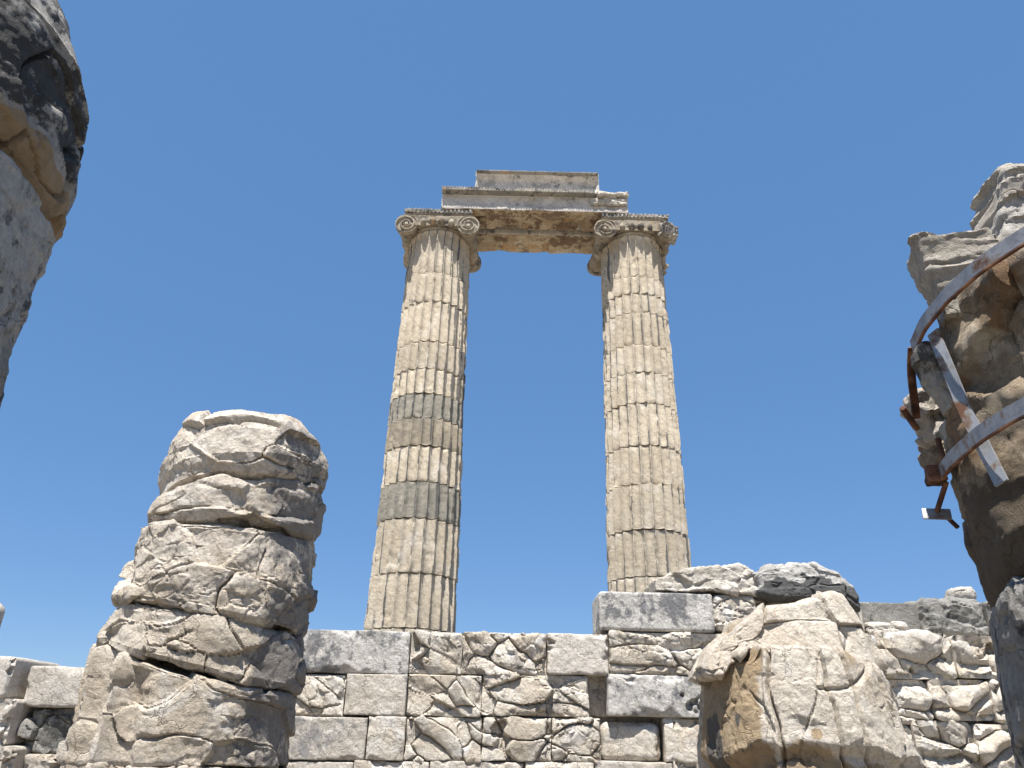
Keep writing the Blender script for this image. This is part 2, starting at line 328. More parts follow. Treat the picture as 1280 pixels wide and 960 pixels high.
# ------------------------------------------------------------------ ground
g = np.concatenate([-np.geomspace(1, 3000, 26)[::-1], [0], np.geomspace(1, 3000, 26)])
gx, gy = np.meshgrid(g, g, indexing='ij'); gv = np.stack([gx.ravel(), gy.ravel(), 0*gx.ravel()], 1)
near = np.exp(-(gv[:, 0]**2+gv[:, 1]**2)/3000)
gv[:, 2] = fbm(gv*[1, 1, 0], 0.11, 4, 5)*0.12*near-0.1
gi = np.arange(gx.size).reshape(gx.shape)
go = mesh_obj('ground', gv, np.stack([gi[:-1, :-1], gi[1:, :-1], gi[1:, 1:], gi[:-1, 1:]], -1).reshape(-1, 4), GROUND, sharp=180)
go['kind'] = 'structure'

# ------------------------------------------------------------------ fluted columns
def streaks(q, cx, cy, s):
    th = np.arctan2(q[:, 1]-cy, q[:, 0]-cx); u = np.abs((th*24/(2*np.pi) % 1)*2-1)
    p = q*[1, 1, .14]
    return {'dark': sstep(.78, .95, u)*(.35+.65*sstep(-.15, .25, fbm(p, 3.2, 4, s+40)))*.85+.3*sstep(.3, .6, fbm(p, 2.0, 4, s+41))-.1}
def column(cx, cy, joints, kinds, zbot, ztop, rb, rt, seed, label, broken=False):
    t = empty('fluted_column', (cx, cy, 0), label, 'column', 'standing columns under the architrave')
    rad = lambda z: rt+(rb-rt)*np.clip((ztop-z)/(ztop-3.6), 0, 1.2)**0.9
    zs = [ztop]+joints+[zbot]
    NF = 24
    for k in range(len(zs)-1):
        z1, z0 = zs[k], zs[k+1]; sd_ = seed*50+k*3
        rnd = random.Random(sd_); ox, oy, tw = rnd.uniform(-.012, .012), rnd.uniform(-.012, .012), rnd.uniform(-.012, .012)
        last = (k == 0)
        def rmod(th, z, r, z0=z0, z1=z1, sd_=sd_, tw=tw, last=last):
            ph = (th+tw)*NF/(2*np.pi); u = (ph % 1)*2-1                     # -1..1 over a flute
            prof = np.sqrt(np.clip(1-(np.abs(u)/0.86)**2, 0, 1))            # concave flute, narrow fillet
            p = np.stack([np.cos(th)*0.9, np.sin(th)*0.9, z], 1)
            chip = np.clip(fbm(p*[1, 1, 0.6], 5.5, 3, sd_)-0.12, 0, 1)       # lost edges of the fillets
            bite = np.clip(fbm(p, 2.4, 3, sd_+5)-0.55, 0, 1)
            depth = 0.095*prof
            if last: depth = depth*sstep(0, 0.13, z1-0.03-z-0.09*(1-prof))
            full = rad(z)*(r > 0.4)
            edge = np.minimum(z-z0, z1-z)
            endchip = np.clip(fbm(p, 7, 2, sd_+9)+0.1, 0, 1)*0.035*np.exp(-np.clip(edge, 0, 1)/0.045)
            return (r > 0.4)*(full-r-depth-(1-prof)*chip*0.06-bite*0.05-endchip)
        g_ = 0.012
        prof = [(0, z0+g_), (0.5, z0+g_), (1, z0+g_)]+[(1, z0+g_+0.012)]+[(1, z) for z in np.linspace(z0+0.04, z1-0.04, max(3, int((z1-z0)/0.035)))]+[(1, z1-g_-0.012), (1, z1-g_), (0.5, z1-g_), (0, z1-g_)]
        # inset of the rims
        prof = [(r if r < 1 else 1.0, z) for r, z in prof]
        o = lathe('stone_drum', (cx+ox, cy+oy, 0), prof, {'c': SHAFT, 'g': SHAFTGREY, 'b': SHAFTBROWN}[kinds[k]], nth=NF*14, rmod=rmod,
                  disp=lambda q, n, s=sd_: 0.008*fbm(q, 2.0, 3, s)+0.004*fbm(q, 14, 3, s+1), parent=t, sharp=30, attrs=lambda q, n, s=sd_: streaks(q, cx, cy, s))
        if kinds[k] != 'c': o['label'] = 'dark grey fluted drum with pale veins' if kinds[k] == 'g' else 'brownish grey fluted drum'
    # dark core filling the joints
    lathe('column_core', (cx, cy, 0), [(0, zbot), (0.74, zbot), (0.70, ztop-0.02), (0, ztop-0.02)], SHAFT, nth=32, parent=t, step=0.6)
    # ---- Ionic capital
    zc = ztop; s = seed
    rough = lambda q, n: 0.014*fbm(q, 5, 4, s)+0.01*fbm(q, 16, 3, s+2)+pits(q, 3, s+4, 0.5, 0.05)
    zt = 14.16
    hy = 0.93
    G, Fb = boxlat(40, 40, 8); bx = G*[0.86, hy-0.02, 0.16]+[cx, cy, zt-0.16]; nb = G/np.abs(G).max(1, keepdims=True)
    bx = bx+nb*rough(bx, nb)[:, None]*0.5
    cap = lathe('capital', (cx, cy, 0), [(0, zc-.01), (rt-.03, zc-.01), (rt+.005, zc), (rt+.035, zc+.03), (rt+.04, zc+.05), (rt+.01, zc+.075), (rt+.02, zc+.085), (rt+.07, zc+.12), (rt+.12, zc+.20), (rt+.12, zc+.27), (0.8, zt-.09), (0, zt-.09)],
                CAPITAL, nth=144, disp=rough, parent=t, step=0.03, extra=(bx, Fb), sharp=40)
    # egg moulding
    V, F = [], []; n = 0
    us, vs = 10, 8
    for k in range(24):
        a = 2*math.pi*(k+.5)/24
        c = np.array([cx+(rt+.125)*math.cos(a), cy+(rt+.125)*math.sin(a), zc+.185]); e = np.array([math.cos(a), math.sin(a), 0]); tt = np.array([-e[1], e[0], 0])
        lat = np.linspace(-np.pi/2, np.pi/2, vs+1); lon = np.arange(us)/us*2*np.pi
        for la in lat:
            for lo in lon: V.append(c+e*(0.10*math.cos(la)*math.cos(lo))+tt*(0.085*math.cos(la)*math.sin(lo))+np.array([0, 0, 0.12*math.sin(la)]))
        for i in range(vs):
            for j in range(us): F.append([n+i*us+j, n+i*us+(j+1) % us, n+(i+1)*us+(j+1) % us, n+(i+1)*us+j])
        n += us*(vs+1)
    V = np.array(V); V = V+0.012*np.stack([fbm(V, 9, 3, s+j) for j in range(3)], 1)
    mesh_obj('egg_moulding', V, np.array(F), CAPITAL, cap, 50)
    # bolsters running front to back between the volutes, and the volute faces
    VR, VX, VZ = 0.295, 0.83, zt-0.285
    for sx in (-1, 1):
        bp = [(0, -hy+.05), (VR-.03, -hy+.05), (VR-.01, -hy+.12), (VR-.02, -hy+.2), (.24, -.55), (.19, -.3), (.175, -.12), (.2, -.1), (.215, 0), (.2, .1), (.175, .12), (.19, .3), (.24, .55), (VR-.02, hy-.2), (VR-.01, hy-.12), (VR-.03, hy-.05), (0, hy-.05)]
        bp = [(r, h) for r, h in bp]
        lathe('bolster', (cx+sx*VX, cy, VZ), [(r, h) for r, h in bp], CAPITAL, nth=48, disp=rough, parent=cap, axis='Y', step=0.03)
        for sy in (-1, 1):
            if broken and sx == 1:
                rock('broken_volute', (cx+sx*(VX+.03), cy+sy*(hy-.14), VZ-.0), (0.28, 0.22, 0.27), ABACUS if sy < 0 else CAPITAL, rr=.2, res=.03, parent=cap,
                     rot=(10, 25, 12), disp=lambda q, n: fract(q, (.25, .25, .25), 5+sy, .05, .06, .03, .1)+.02*fbm(q, 8, 4, 3))['label'] = 'broken off volute, rough brown stump'
                continue
            volute(cx+sx*VX, cy+sy*hy, VZ, VR, sx*sy, sy, cap, s, 0.02 if broken else 0.006)
    def teeth(q, n):
        front = (np.abs(n[:, 1]) > .5) | (np.abs(n[:, 0]) > .5)
        c_ = np.where(np.abs(n[:, 1]) > .5, q[:, 0], q[:, 1])
        tv = np.clip(np.sin(c_*2*np.pi/0.105)*2.5, -1, 1)
        return front*(0.016*tv-0.01+0.03*np.clip(fbm(q, 5, 3, s+6), -1, .4))+0.006*fbm(q, 14, 3, s)
    ab = rock('abacus', (cx, cy, zt+.155), (.90, .94, .055), ABACUS, rr=.015, res=.018, parent=cap, disp=teeth)
    rock('abacus_moulding', (cx, cy, zt+.05), (.88, .9, .06), CAPITAL, rr=.03, res=.03, parent=cap, disp=lambda q, n: rough(q, n)*.6,
         shape=lambda p, h: p*np.stack([1-.06*(-p[:, 2]/h[2]*.5+.0), 1-.06*(-p[:, 2]/h[2]*.5), np.ones(len(p))], 1))
    return t
def volute(x, y, z, R, hand, sy, parent, seed, rn):
    nth, nr = 120, 56
    V, th = [], np.arange(nth)/nth*2*np.pi
    rows = [(R*.85, .16), (R, .14), (R, .02)]+[(R*(1-k/nr), 0.0) for k in range(0, nr+1)]
    k_ = 0.118
    for j, (r, back) in enumerate(rows):
        if j < 3: yy = np.full(nth, -back)
        else:
            t_ = (np.log(max(R*.985, 1e-6)/max(r, .03))/k_-th) / (2*np.pi); fr = np.abs((t_+.5) % 1-.5)
            ridge = 1-sstep(.10, .26, fr)
            if r < .045: ridge = np.ones(nth)
            if r > R*.95: ridge = np.ones(nth)
            yy = -0.045+0.045*ridge+rn*0
        V.append(np.stack([x+hand*(-1)*r*np.cos(th)*(1 if True else 1), y+sy*yy, z+r*np.sin(th)], 1))
    V = np.concatenate(V); V = V+rn*np.stack([fbm(V, 8, 3, seed+j) for j in range(3)], 1)
    n = len(rows); id_ = np.arange(n*nth).reshape(n, nth); nx_ = np.roll(id_, -1, 1)
    F = np.stack([id_[:-1], nx_[:-1], nx_[1:], id_[1:]], -1).reshape(-1, 4)
    if hand*sy > 0: F = F[:, ::-1]
    return mesh_obj('volute', V, F, CAPITAL, parent, 35)

LJ = [12.42, 11.54, 10.38, 9.61, 8.95, 8.3, 7.6, 6.73, 5.88, 4.68, 3.54, 2.3, 1.15]
RJ = [12.49, 11.95, 11.38, 10.43, 9.66, 8.83, 7.75, 6.82, 5.76, 4.73, 3.6, 2.4, 1.2]
CLX, CRX, CY = -2.10, 3.22, 17.0
column(CLX, CY, LJ, list('cccccgbcgccccc'), -0.1, 13.76, 1.0, 0.845, 3, 'tall left fluted marble column with three dark grey bands and an intact Ionic capital')
column(CRX, CY, RJ, list('cccccccccccccc'), -0.1, 13.76, 0.97, 0.83, 9, 'tall right fluted marble column all cream with a broken right side to its capital', broken=True)

# ------------------------------------------------------------------ architrave
ZA = 14.372
ar = empty('architrave', ((CLX+CRX)/2, CY, ZA), 'long marble architrave with ochre stained underside spanning the two tall columns', 'architrave')
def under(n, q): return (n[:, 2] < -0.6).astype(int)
chipf = lambda s: (lambda q, n: 0.010*fbm(q, 2, 4, s)+0.009*fbm(q, 12, 3, s+1)-0.16*np.clip(fbm(q, 2.2, 4, s+2)-.28, 0, 1))
XA0, XA1 = -2.03, 3.02
def front_disp(q, n):
    d = chipf(21)(q, n)
    und = n[:, 2] < -.6
    cav = sstep(.0, .35, 1-np.abs(q[:, 1]-16.62+0.08*fbm(q*[1, 0, 0], 2.2, 3, 5))/0.24)*sstep(-.05, .25, fbm(q, 1.2, 3, 8)+.15)
    fr = (n[:, 1] < -.6)*(q[:, 2] > ZA+.12)
    return d-und*0.12*cav-und*(np.clip(fbm(q, 3, 4, 12), 0, 1))*0.05-fr*0.045
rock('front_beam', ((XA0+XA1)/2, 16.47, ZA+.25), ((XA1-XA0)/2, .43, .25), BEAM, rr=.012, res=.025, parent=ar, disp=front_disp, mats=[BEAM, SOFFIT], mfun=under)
def back_disp(q, n):
    und = n[:, 2] < -.6
    return chipf(31)(q, n)-und*(0.05*sstep(.1, .0, np.abs(q[:, 1]-17.25)-.06)+np.clip(fbm(q, 2.5, 4, 33), 0, 1)*.04)
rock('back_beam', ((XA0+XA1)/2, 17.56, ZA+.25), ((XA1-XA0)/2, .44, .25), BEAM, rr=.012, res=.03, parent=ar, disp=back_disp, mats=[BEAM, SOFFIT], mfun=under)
rock('core', ((XA0+XA1)/2, 17.0, ZA+.34), ((XA1-XA0)/2-.05, .14, .14), SOFFIT, rr=.03, res=.05, parent=ar, disp=lambda q, n: .03*fbm(q, 4, 3, 4))
def leaf(q, n):
    tv = np.clip(np.sin(q[:, 0]*2*np.pi/0.075)*2, -1, 1); f = (n[:, 1] < -.5)
    return f*(0.010*tv-.012)+.008*fbm(q, 9, 3, 44)-0.05*np.clip(fbm(q, 2.2, 3, 45)-.3, 0, 1)
rock('crown_moulding', ((XA0+2.12)/2, 16.36, ZA+.565), ((2.12-XA0)/2, .50, .065), ABACUS, rr=.012, res=.016, ydiv=.06, parent=ar, disp=leaf, mats=[ABACUS, BEAM], mfun=lambda n, q: (n[:, 2] > .6).astype(int))
rock('broken_corner', (2.62, 16.40, ZA+.545), (.42, .50, .085), CHUNK, rr=.07, res=.025, parent=ar, disp=lambda q, n: fract(q, (.4, .4, .2), 61, .025, .04, .02, .1)+.01*fbm(q, 8, 3, 3))
rock('broken_face', (2.5, 16.02, ZA+.33), (.5, .035, .10), CHUNK, rr=.03, res=.02, parent=ar, disp=lambda q, n: .015*fbm(q, 5, 3, 3)+fract(q, (.3, .3, .15), 62, .015, .02, .01, .1))
# block lying on the architrave
ZB = ZA+.64
ub = empty('cornice_block', (.56, 16.8, ZB), 'short marble block with a framed hollow face lying on top of the architrave', 'stone block')
def panel(q, n):
    fr = (n[:, 1] < -.6); lx = np.minimum(q[:, 0]+1.15, 2.27-q[:, 0]); lz = np.minimum((q[:, 2]-ZB-.05)*1.0, (ZB+.66-q[:, 2])*1.0)
    e = np.minimum(lx*1.3, lz+.0)
    top = (q[:, 2] > ZB+.5)
    ch = sstep(.55, .2, np.abs(q[:, 0]-1.45))*top*0.03
    return chipf(51)(q, n)-fr*0.14*sstep(0.03, .2, e)-ch-top*(n[:, 2] > .5)*np.clip(fbm(q, 2.2, 3, 71), 0, 1)*.08
rock('block_body', (.56, 16.72, ZB+.355), (1.71, .66, .355), BEAM, rr=.02, res=.022, ydiv=.06, parent=ub, disp=panel)
rock('crown_moulding', (.56, 16.62, ZB+.665), (1.69, .65, .05), ABACUS, rr=.03, res=.018, ydiv=.06, parent=ub, disp=lambda q, n: leaf(q, n)*.6-(q[:, 2] > ZB+.66)*.02-.05*(np.abs(q[:, 0]-1.35) < .14)*(n[:, 2] > .4), mats=[ABACUS, CHUNK], mfun=lambda n, q: (n[:, 2] > .3).astype(int))

# ------------------------------------------------------------------ the ruined cella wall
WY = 11.5                                   # front plane
def zw(px, py):                             # pixel -> (x, z) on the wall plane
    d = fw*FPX+RT*(px-640)-UP*(py-480); p = EYE+d*WY/d[1]; return p[0], p[2]
def rubble(seed, size=(.34, .34, .26), deep=.10, fine=1.0, dip=0.0, bul=.02):
    """one fabric of split stone through all the rubble blocks, so that stones run on from block to block"""
    def f(q, n):
        fr = sstep(.2, .7, -n[:, 1])
        p = q.copy(); p[:, 2] = q[:, 2]+.22*q[:, 0]+.35*vnoise(q*.8, 71); p[:, 0] = q[:, 0]+.3*vnoise(q*.7, 72); p[:, 1] *= .5; big = sstep(4.0, 5.2, q[:, 0])
        d = fract(p, (.62, .4, .36), 700, deep*.38, deep*.42, .045, .03, .12, bulge=bul)+big*.09*fbm(q, 1.9, 3, 76)
        hole = sstep(.50, .58, fbm(q, 1.7, 4, 75))*.12
        d2 = fract(p, (.19, .2, .14), 709, .010*fine, .014*fine, .014, .05, .14)*sstep(.05, .2, fbm(q, 1.3, 3, 78))
        return fr*(d-hole+d2-.02)+.010*fr*fbm(q, 9, 4, 73)+(1-fr)*(-.005*np.abs(fbm(q, 4, 3, 74)))
    return f
def dressed(seed, chip=.5, hollows=0):
    def f(q, n):
        fr = sstep(.2, .7, -n[:, 1])
        d = .012*fbm(q, 2, 4, seed)+.007*fbm(q, 12, 4, seed+1)
        spall = sstep(.0, .06, fbm(q, 1.5, 4, seed+2)-.75+chip)
        d2 = fract(q, (.35, .3, .25), seed+3, .03, .05, .03, .1, .5)-.05
        d = d+fr*spall*d2
        if hollows: d = d-fr*.14*sstep(.35, .5, fbm(q, 1.7, 3, seed+8))
        return d*(.3+.7*fr)-(1-fr)*.002
    return f
wall = empty('ruined_wall', (2.6, WY+.6, 0), 'long ruined marble block wall with crumbling rubble face in front of the two tall columns', 'wall')
def wb(px0, px1, py0, py1, mat, f, parent=None, back=1.1, rr=.02, proud=0.0, res=.018, name='stone_block', skew=0, attrs=None, sharp=36, gap=.003):
    if mat is WALLSTONE: gap = .0005; rr = max(rr, .012); res = min(res, .015) if py1 < 1000 else res
    xm, ym = (px0+px1)/2, (py0+py1)/2
    x0, z0 = zw(px0, ym)[0], zw(xm, py1)[1]; x1, z1 = zw(px1, ym)[0], zw(xm, py0)[1]
    if py1 > 990: z0 = -.1
    z0 -= .010 if py1 < 1000 else 0; hx, hz = (x1-x0)/2-gap, (z1-z0)/2-gap*.4
    f0 = f; es = int(px0*7+py0)
    def f(q, n):
        e = np.minimum(np.minimum(q[:, 0]-x0, x1-q[:, 0]), np.minimum(q[:, 2]-z0, z1-q[:, 2]))
        wv = np.clip(fbm(q, 2.6, 4, es)+.1, 0, 1); e = e+.02*fbm(q, 7, 3, es+1)
        return f0(q, n)-sstep(.2, .7, -n[:, 1])*(.07*wv*sstep(.02+.16*wv, .0, e)+(.005*sstep(.02, 0, e) if mat is not WALLSTONE else 0))-(1-sstep(.2, .7, -n[:, 1]))*.010*wv
    return rock(name, ((x0+x1)/2, WY-proud+back/2, (z0+z1)/2), (hx, back/2, hz), mat, rr=rr, res=res, ydiv=.08, parent=parent if parent is not None else wall, disp=f, rot=(0, 0, skew), attrs=attrs, sharp=sharp)
# top course
wb(330, 512, 786, 841, GREYSMOOTH, dressed(101, .25))
wb(512, 579, 789, 842, WALLSTONE, rubble(102, (.3, .3, .3), .10))
wb(578, 684, 790, 843, WALLSTONE, rubble(103, (.34, .3, .2), .09, bul=.05))
wb(684, 762, 791, 843, WALLSMOOTH, dressed(104, .75, 1))
wb(762, 905, 790, 843, WALLSTONE, rubble(105, (.2, .3, .42), .09, dip=.9), rr=.05)
# second course
wb(330, 430, 842, 894, WALLSTONE, rubble(106, (.4, .3, .2), .08))
wb(430, 508, 842, 894, WALLSMOOTH, dressed(107, .12), proud=.02)
wb(508, 602, 843, 895, WALLSTONE, rubble(108, (.36, .3, .3), .12, dip=-.6))
wb(602, 736, 843, 895, WALLSTONE, rubble(109, (.5, .3, .24), .10))
wb(759, 893, 843, 896, GREYSMOOTH, dressed(110, .5), proud=.03)
rock('stone_block', (1.36, WY+.75, 2.15), (.16, .45, .3), WALLSTONE, rr=.04, res=.03, parent=wall, disp=lambda q, n: .02*fbm(q, 4, 4, 3))
# third course
wb(330, 458, 895, 950, WALLSMOOTH, dressed(111, .15), proud=.01)
wb(458, 506, 895, 950, WALLSTONE, dressed(112, .1), proud=.025)
wb(506, 602, 896, 951, WALLSTONE, rubble(113, (.45, .3, .36), .10))
wb(602, 690, 896, 951, WALLSTONE, rubble(114, (.24, .3, .3), .10, dip=1.1))
wb(690, 752, 897, 952, WALLSTONE, rubble(115, (.16, .3, .13), .09))
wb(752, 829, 902, 953, WALLSTONE, dressed(116, .35), proud=-.09, rr=.12)
wb(831, 893, 897, 953, WALLSTONE, dressed(117, .4), proud=.0)
# lower courses, mostly below the picture
x = 330
for k, wd in enumerate((110, 95, 120, 88, 100, 110)):
    wb(x, x+wd, 951+.04*(x-330)*.05, 1003, WALLSMOOTH if k % 2 == 0 else WALLSTONE, dressed(120+k, .3), proud=.012*(k % 2)); x += wd
x = 330
for k, wd in enumerate((160, 150, 170, 150)):
    wb(x, x+wd, 1004, 1200, WALLSTONE, dressed(130+k, .3), res=.05); x += wd
# right of the white stump: coarse rounded rubble
RB = [(905, 1010, 790, 860), (905, 1010, 861, 1003), (1010, 1100, 792, 860), (1010, 1100, 861, 1003),
      (1100, 1192, 790, 848), (1192, 1300, 795, 848), (1100, 1165, 849, 905), (1165, 1240, 849, 900), (1240, 1330, 849, 905),
      (1100, 1150, 906, 1003), (1150, 1225, 901, 1003), (1225, 1330, 906, 1003)]
for k, (a, b, c, d) in enumerate(RB):
    wb(a, b, c, d, WALLSTONE, rubble(140+k, (.5, .4, .3) if k > 5 else (.34, .3, .3), .13, dip=.5, bul=.13), rr=.09, proud=.05*(k % 3))
for k, (a, b) in enumerate(((893, 1060), (1060, 1200), (1200, 1330))):
    wb(a, b, 1004, 1200, WALLSTONE, dressed(160+k, .3), res=.05)
# solid hearting behind the facing
rock('wall_core', (2.45, WY+.78, 1.28), (5.5, .38, 1.37), WALLSTONE, rr=.05, res=.08, parent=wall, disp=lambda q, n: .04*fbm(q, 2, 3, 9))

# lower wall on the left, behind the tall stump
lwc = None
lw = empty('low_wall', (-7.0, WY+.6, 0), 'lower length of grey streaked marble wall left of the tall stump', 'wall')
for k, (a, b, c, d, mt, f, pr_) in enumerate([
        (30, 112, 832, 884, WALLSMOOTH, dressed(201, .4), .02), (112, 200, 832, 884, WALLSTONE, dressed(202, .5), 0), (200, 330, 840, 894, WALLSTONE, dressed(203, .3), 0),
        (28, 100, 885, 942, DARKROCK, rubble(204, (.3, .3, .3), .15), -.06), (100, 330, 885, 942, WALLSTONE, dressed(205, .4), -.02),
        (20, 110, 943, 1003, WALLSTONE, rubble(206, (.3, .3, .25), .12, bul=.1), .0), (110, 330, 943, 1003, WALLSTONE, dressed(207, .3), 0), (-60, 330, 1004, 1200, WALLSTONE, dressed(208, .3), 0)]):
    wb(a, b, c, d, mt, f, parent=lw, proud=pr_, rr=.04, res=.02 if c < 1000 else .05)
rock('wall_core', (-5.9, WY+.75, 1.1), (2.0, .42, 1.15), WALLSTONE, rr=.05, res=.08, parent=lw, disp=lambda q, n: .04*fbm(q, 2, 3, 9))
pier = empty('wall_pier', (-7.6, WY-.1, 0), 'weathered wall pier at the left edge of the picture with dark streaks', 'pier')
for k, (c, d) in enumerate(((820, 872), (872, 930), (930, 1003), (1003, 1200))):
    wb(-120, 26, c, d, WALLSMOOTH, dressed(220+k, .6, 1), parent=pier, proud=.28, back=1.3, rr=.06)
tag(rock('broken_pillar', (-9.68, 13.9, 1.75), (.42, .5, 1.85), CHUNK, rr=.2, res=.04, disp=rubble(240, (.4, .4, .5), .05)),
    'pale broken pillar at the far left edge behind the wall pier', 'pillar')

def outlined(name, top, bot, Y, hy, mat, disp, parent=None, rr=.06, res=.018, lean=0.0, taper=.25, attrs=None, mats=None, mfun=None):
    top, bot = np.array(top, float), np.array(bot, float)
    def P(px, py):
        d = fw*FPX+RT*(px-640)-UP*(py-480); p = EYE+d*Y/d[1]; return p[0], p[2]
    T = np.array([P(*a) for a in top]); Bt = np.array([P(*a) for a in bot])
    x0, x1 = min(T[:, 0].min(), Bt[:, 0].min()), max(T[:, 0].max(), Bt[:, 0].max()); z0, z1 = Bt[:, 1].min(), T[:, 1].max()
    c = ((x0+x1)/2, Y+hy, (z0+z1)/2); h = ((x1-x0)/2, hy, (z1-z0)/2)
    def shape(p, hh):
        q = p.copy(); X = p[:, 0]+c[0]; t = (p[:, 2]/hh[2]+1)/2; y = p[:, 1]/hh[1]
        zt_ = np.interp(X, T[:, 0], T[:, 1]); zb_ = np.interp(X, Bt[:, 0], Bt[:, 1]); zt_ = np.maximum(zt_, zb_+.02)
        zt_ = zb_+(zt_-zb_)*(1-taper*np.clip(y, 0, 1)**2)
        q[:, 2] = zb_+(zt_-zb_)*t-c[2]; q[:, 1] = p[:, 1]+lean*t*hh[1]; return q
    return rock(name, c, h, mat, disp=disp, rr=rr, res=res, parent=parent, shape=shape, attrs=attrs, mats=mats, mfun=mfun)
# ------------------------------------------------------------------ loose stones lying on the wall
def wx(px, py): return zw(px, py)
def onwall(px0, px1, py0, py1, dy, hy, mat, f, label, cat='stone block', name='stone_block', rr=.05, rot=(0, 0, 0), shape=None, res=.018):
    xm, ym = (px0+px1)/2, (py0+py1)/2
    k = (WY+dy)/WY
    x0 = zw(px0, ym)[0]*k; x1 = zw(px1, ym)[0]*k
    z0 = 1.6+(zw(xm, py1)[1]-1.6)*k; z1 = 1.6+(zw(xm, py0)[1]-1.6)*k
    return tag(rock(name, ((x0+x1)/2, WY+dy+hy, (z0+z1)/2), ((x1-x0)/2, hy, (z1-z0)/2), mat, rr=rr, res=res, disp=f, rot=rot, shape=shape, ydiv=.04), label, cat)
onwall(749, 893, 740, 789, .02, .5, GREYSMOOTH, dressed(301, .22), 'large dressed grey marble block on the wall top under the right column', rr=.05)
onwall(893, 948, 743, 789, .03, .42, WALLSTONE, rubble(302, (.6, .5, .5), .04), 'short block with a rust stain wedged right of the large dressed grey block', rr=.09)
onwall(947, 1010, 746, 789, .25, .4, CHUNK, rubble(303, (.4, .4, .3), .05, bul=.05), 'small white stone between the rust stained block and the broken stump top', 'stone', 'broken_stone', rr=.16)
def wedge(p, h):
    q = p.copy(); u = p[:, 0]/h[0]
    top = np.interp(u, [-1, -.7, -.3, .6, .85, 1], [.1, .75, .95, 1.0, .85, .55])
    bot = np.interp(u, [-1, -.4, .1, .5, 1], [-.5, -.55, -.95, -.8, -1.0])
    t = (p[:, 2]/h[2]+1)/2; q[:, 2] = h[2]*(bot+(top-bot)*t); return q
BR = lambda s, a=.05: (lambda q, n: fract(q, (.5, .5, .3), s, a*.5, a*.8, .02, .04, .2)+fract(q, (.16, .16, .1), s+5, .005, .010, .006, .1, .2)+.01*fbm(q, 9, 4, s+2))
tag(outlined('boulder', [(820, 722), (850, 712), (890, 706), (925, 703), (945, 712), (957, 735)], [(820, 738), (850, 741), (885, 738), (915, 741), (957, 748)], WY+.02, .45, CHUNK, BR(311), rr=.06, lean=.1),
    'long pale broken boulder resting on the dressed block beside the right column foot', 'boulder')
def humped(p, h):
    q = p.copy(); u = p[:, 0]/h[0]
    top = np.interp(u, [-1, -.8, -.1, .3, .7, 1], [.7, .9, 1.0, .8, .45, -.1]); bot = np.interp(u, [-1, -.6, .4, 1], [-.9, -1, -.9, -1.0])
    t = (p[:, 2]/h[2]+1)/2; q[:, 2] = h[2]*(bot+(top-bot)*t); return q
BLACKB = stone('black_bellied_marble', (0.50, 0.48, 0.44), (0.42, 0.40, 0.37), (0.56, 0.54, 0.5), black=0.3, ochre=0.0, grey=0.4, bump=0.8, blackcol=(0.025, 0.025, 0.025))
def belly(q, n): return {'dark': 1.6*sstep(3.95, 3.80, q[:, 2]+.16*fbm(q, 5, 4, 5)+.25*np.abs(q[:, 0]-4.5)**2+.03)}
tag(outlined('boulder', [(950, 712), (965, 704), (1000, 700), (1020, 700), (1050, 712), (1068, 728), (1079, 752)], [(950, 742), (975, 748), (1020, 748), (1050, 745), (1079, 765)], WY-.12, .5, BLACKB, BR(321, .035), rr=.10, lean=.15, attrs=belly),
    'rounded boulder with a black stained belly on the wall top right of the pale boulder', 'boulder')
onwall(1005, 1080, 752, 791, .1, .4, WALLSTONE, dressed(337, .4), 'pale block under the black bellied boulder, behind the jagged stump top', rr=.05)
onwall(1075, 1165, 753, 796, .45, .4, DARKROCK, dressed(331, .3), 'flat dark lichened block lying on the rubble wall behind the white stump', rr=.03)
onwall(1088, 1137, 777, 797, .1, .2, CHUNK, BR(332, .03), 'thin white slab in front of the flat dark block', 'stone', 'broken_stone', rr=.08)
onwall(1158, 1236, 745, 797, .2, .42, DARKROCK, BR(333), 'rough dark boulder at the right end of the wall top beside the strapped column', 'boulder', 'boulder', rr=.14)
onwall(1196, 1222, 733, 752, .7, .2, CHUNK, BR(334, .03), 'small pointed white stone on top of the rough dark boulder', 'stone', 'broken_stone', rr=.1)
onwall(1238, 1330, 752, 797, .2, .5, DARKROCK, dressed(335, .5), 'dark block on the wall top hidden mostly behind the strapped column', rr=.05)

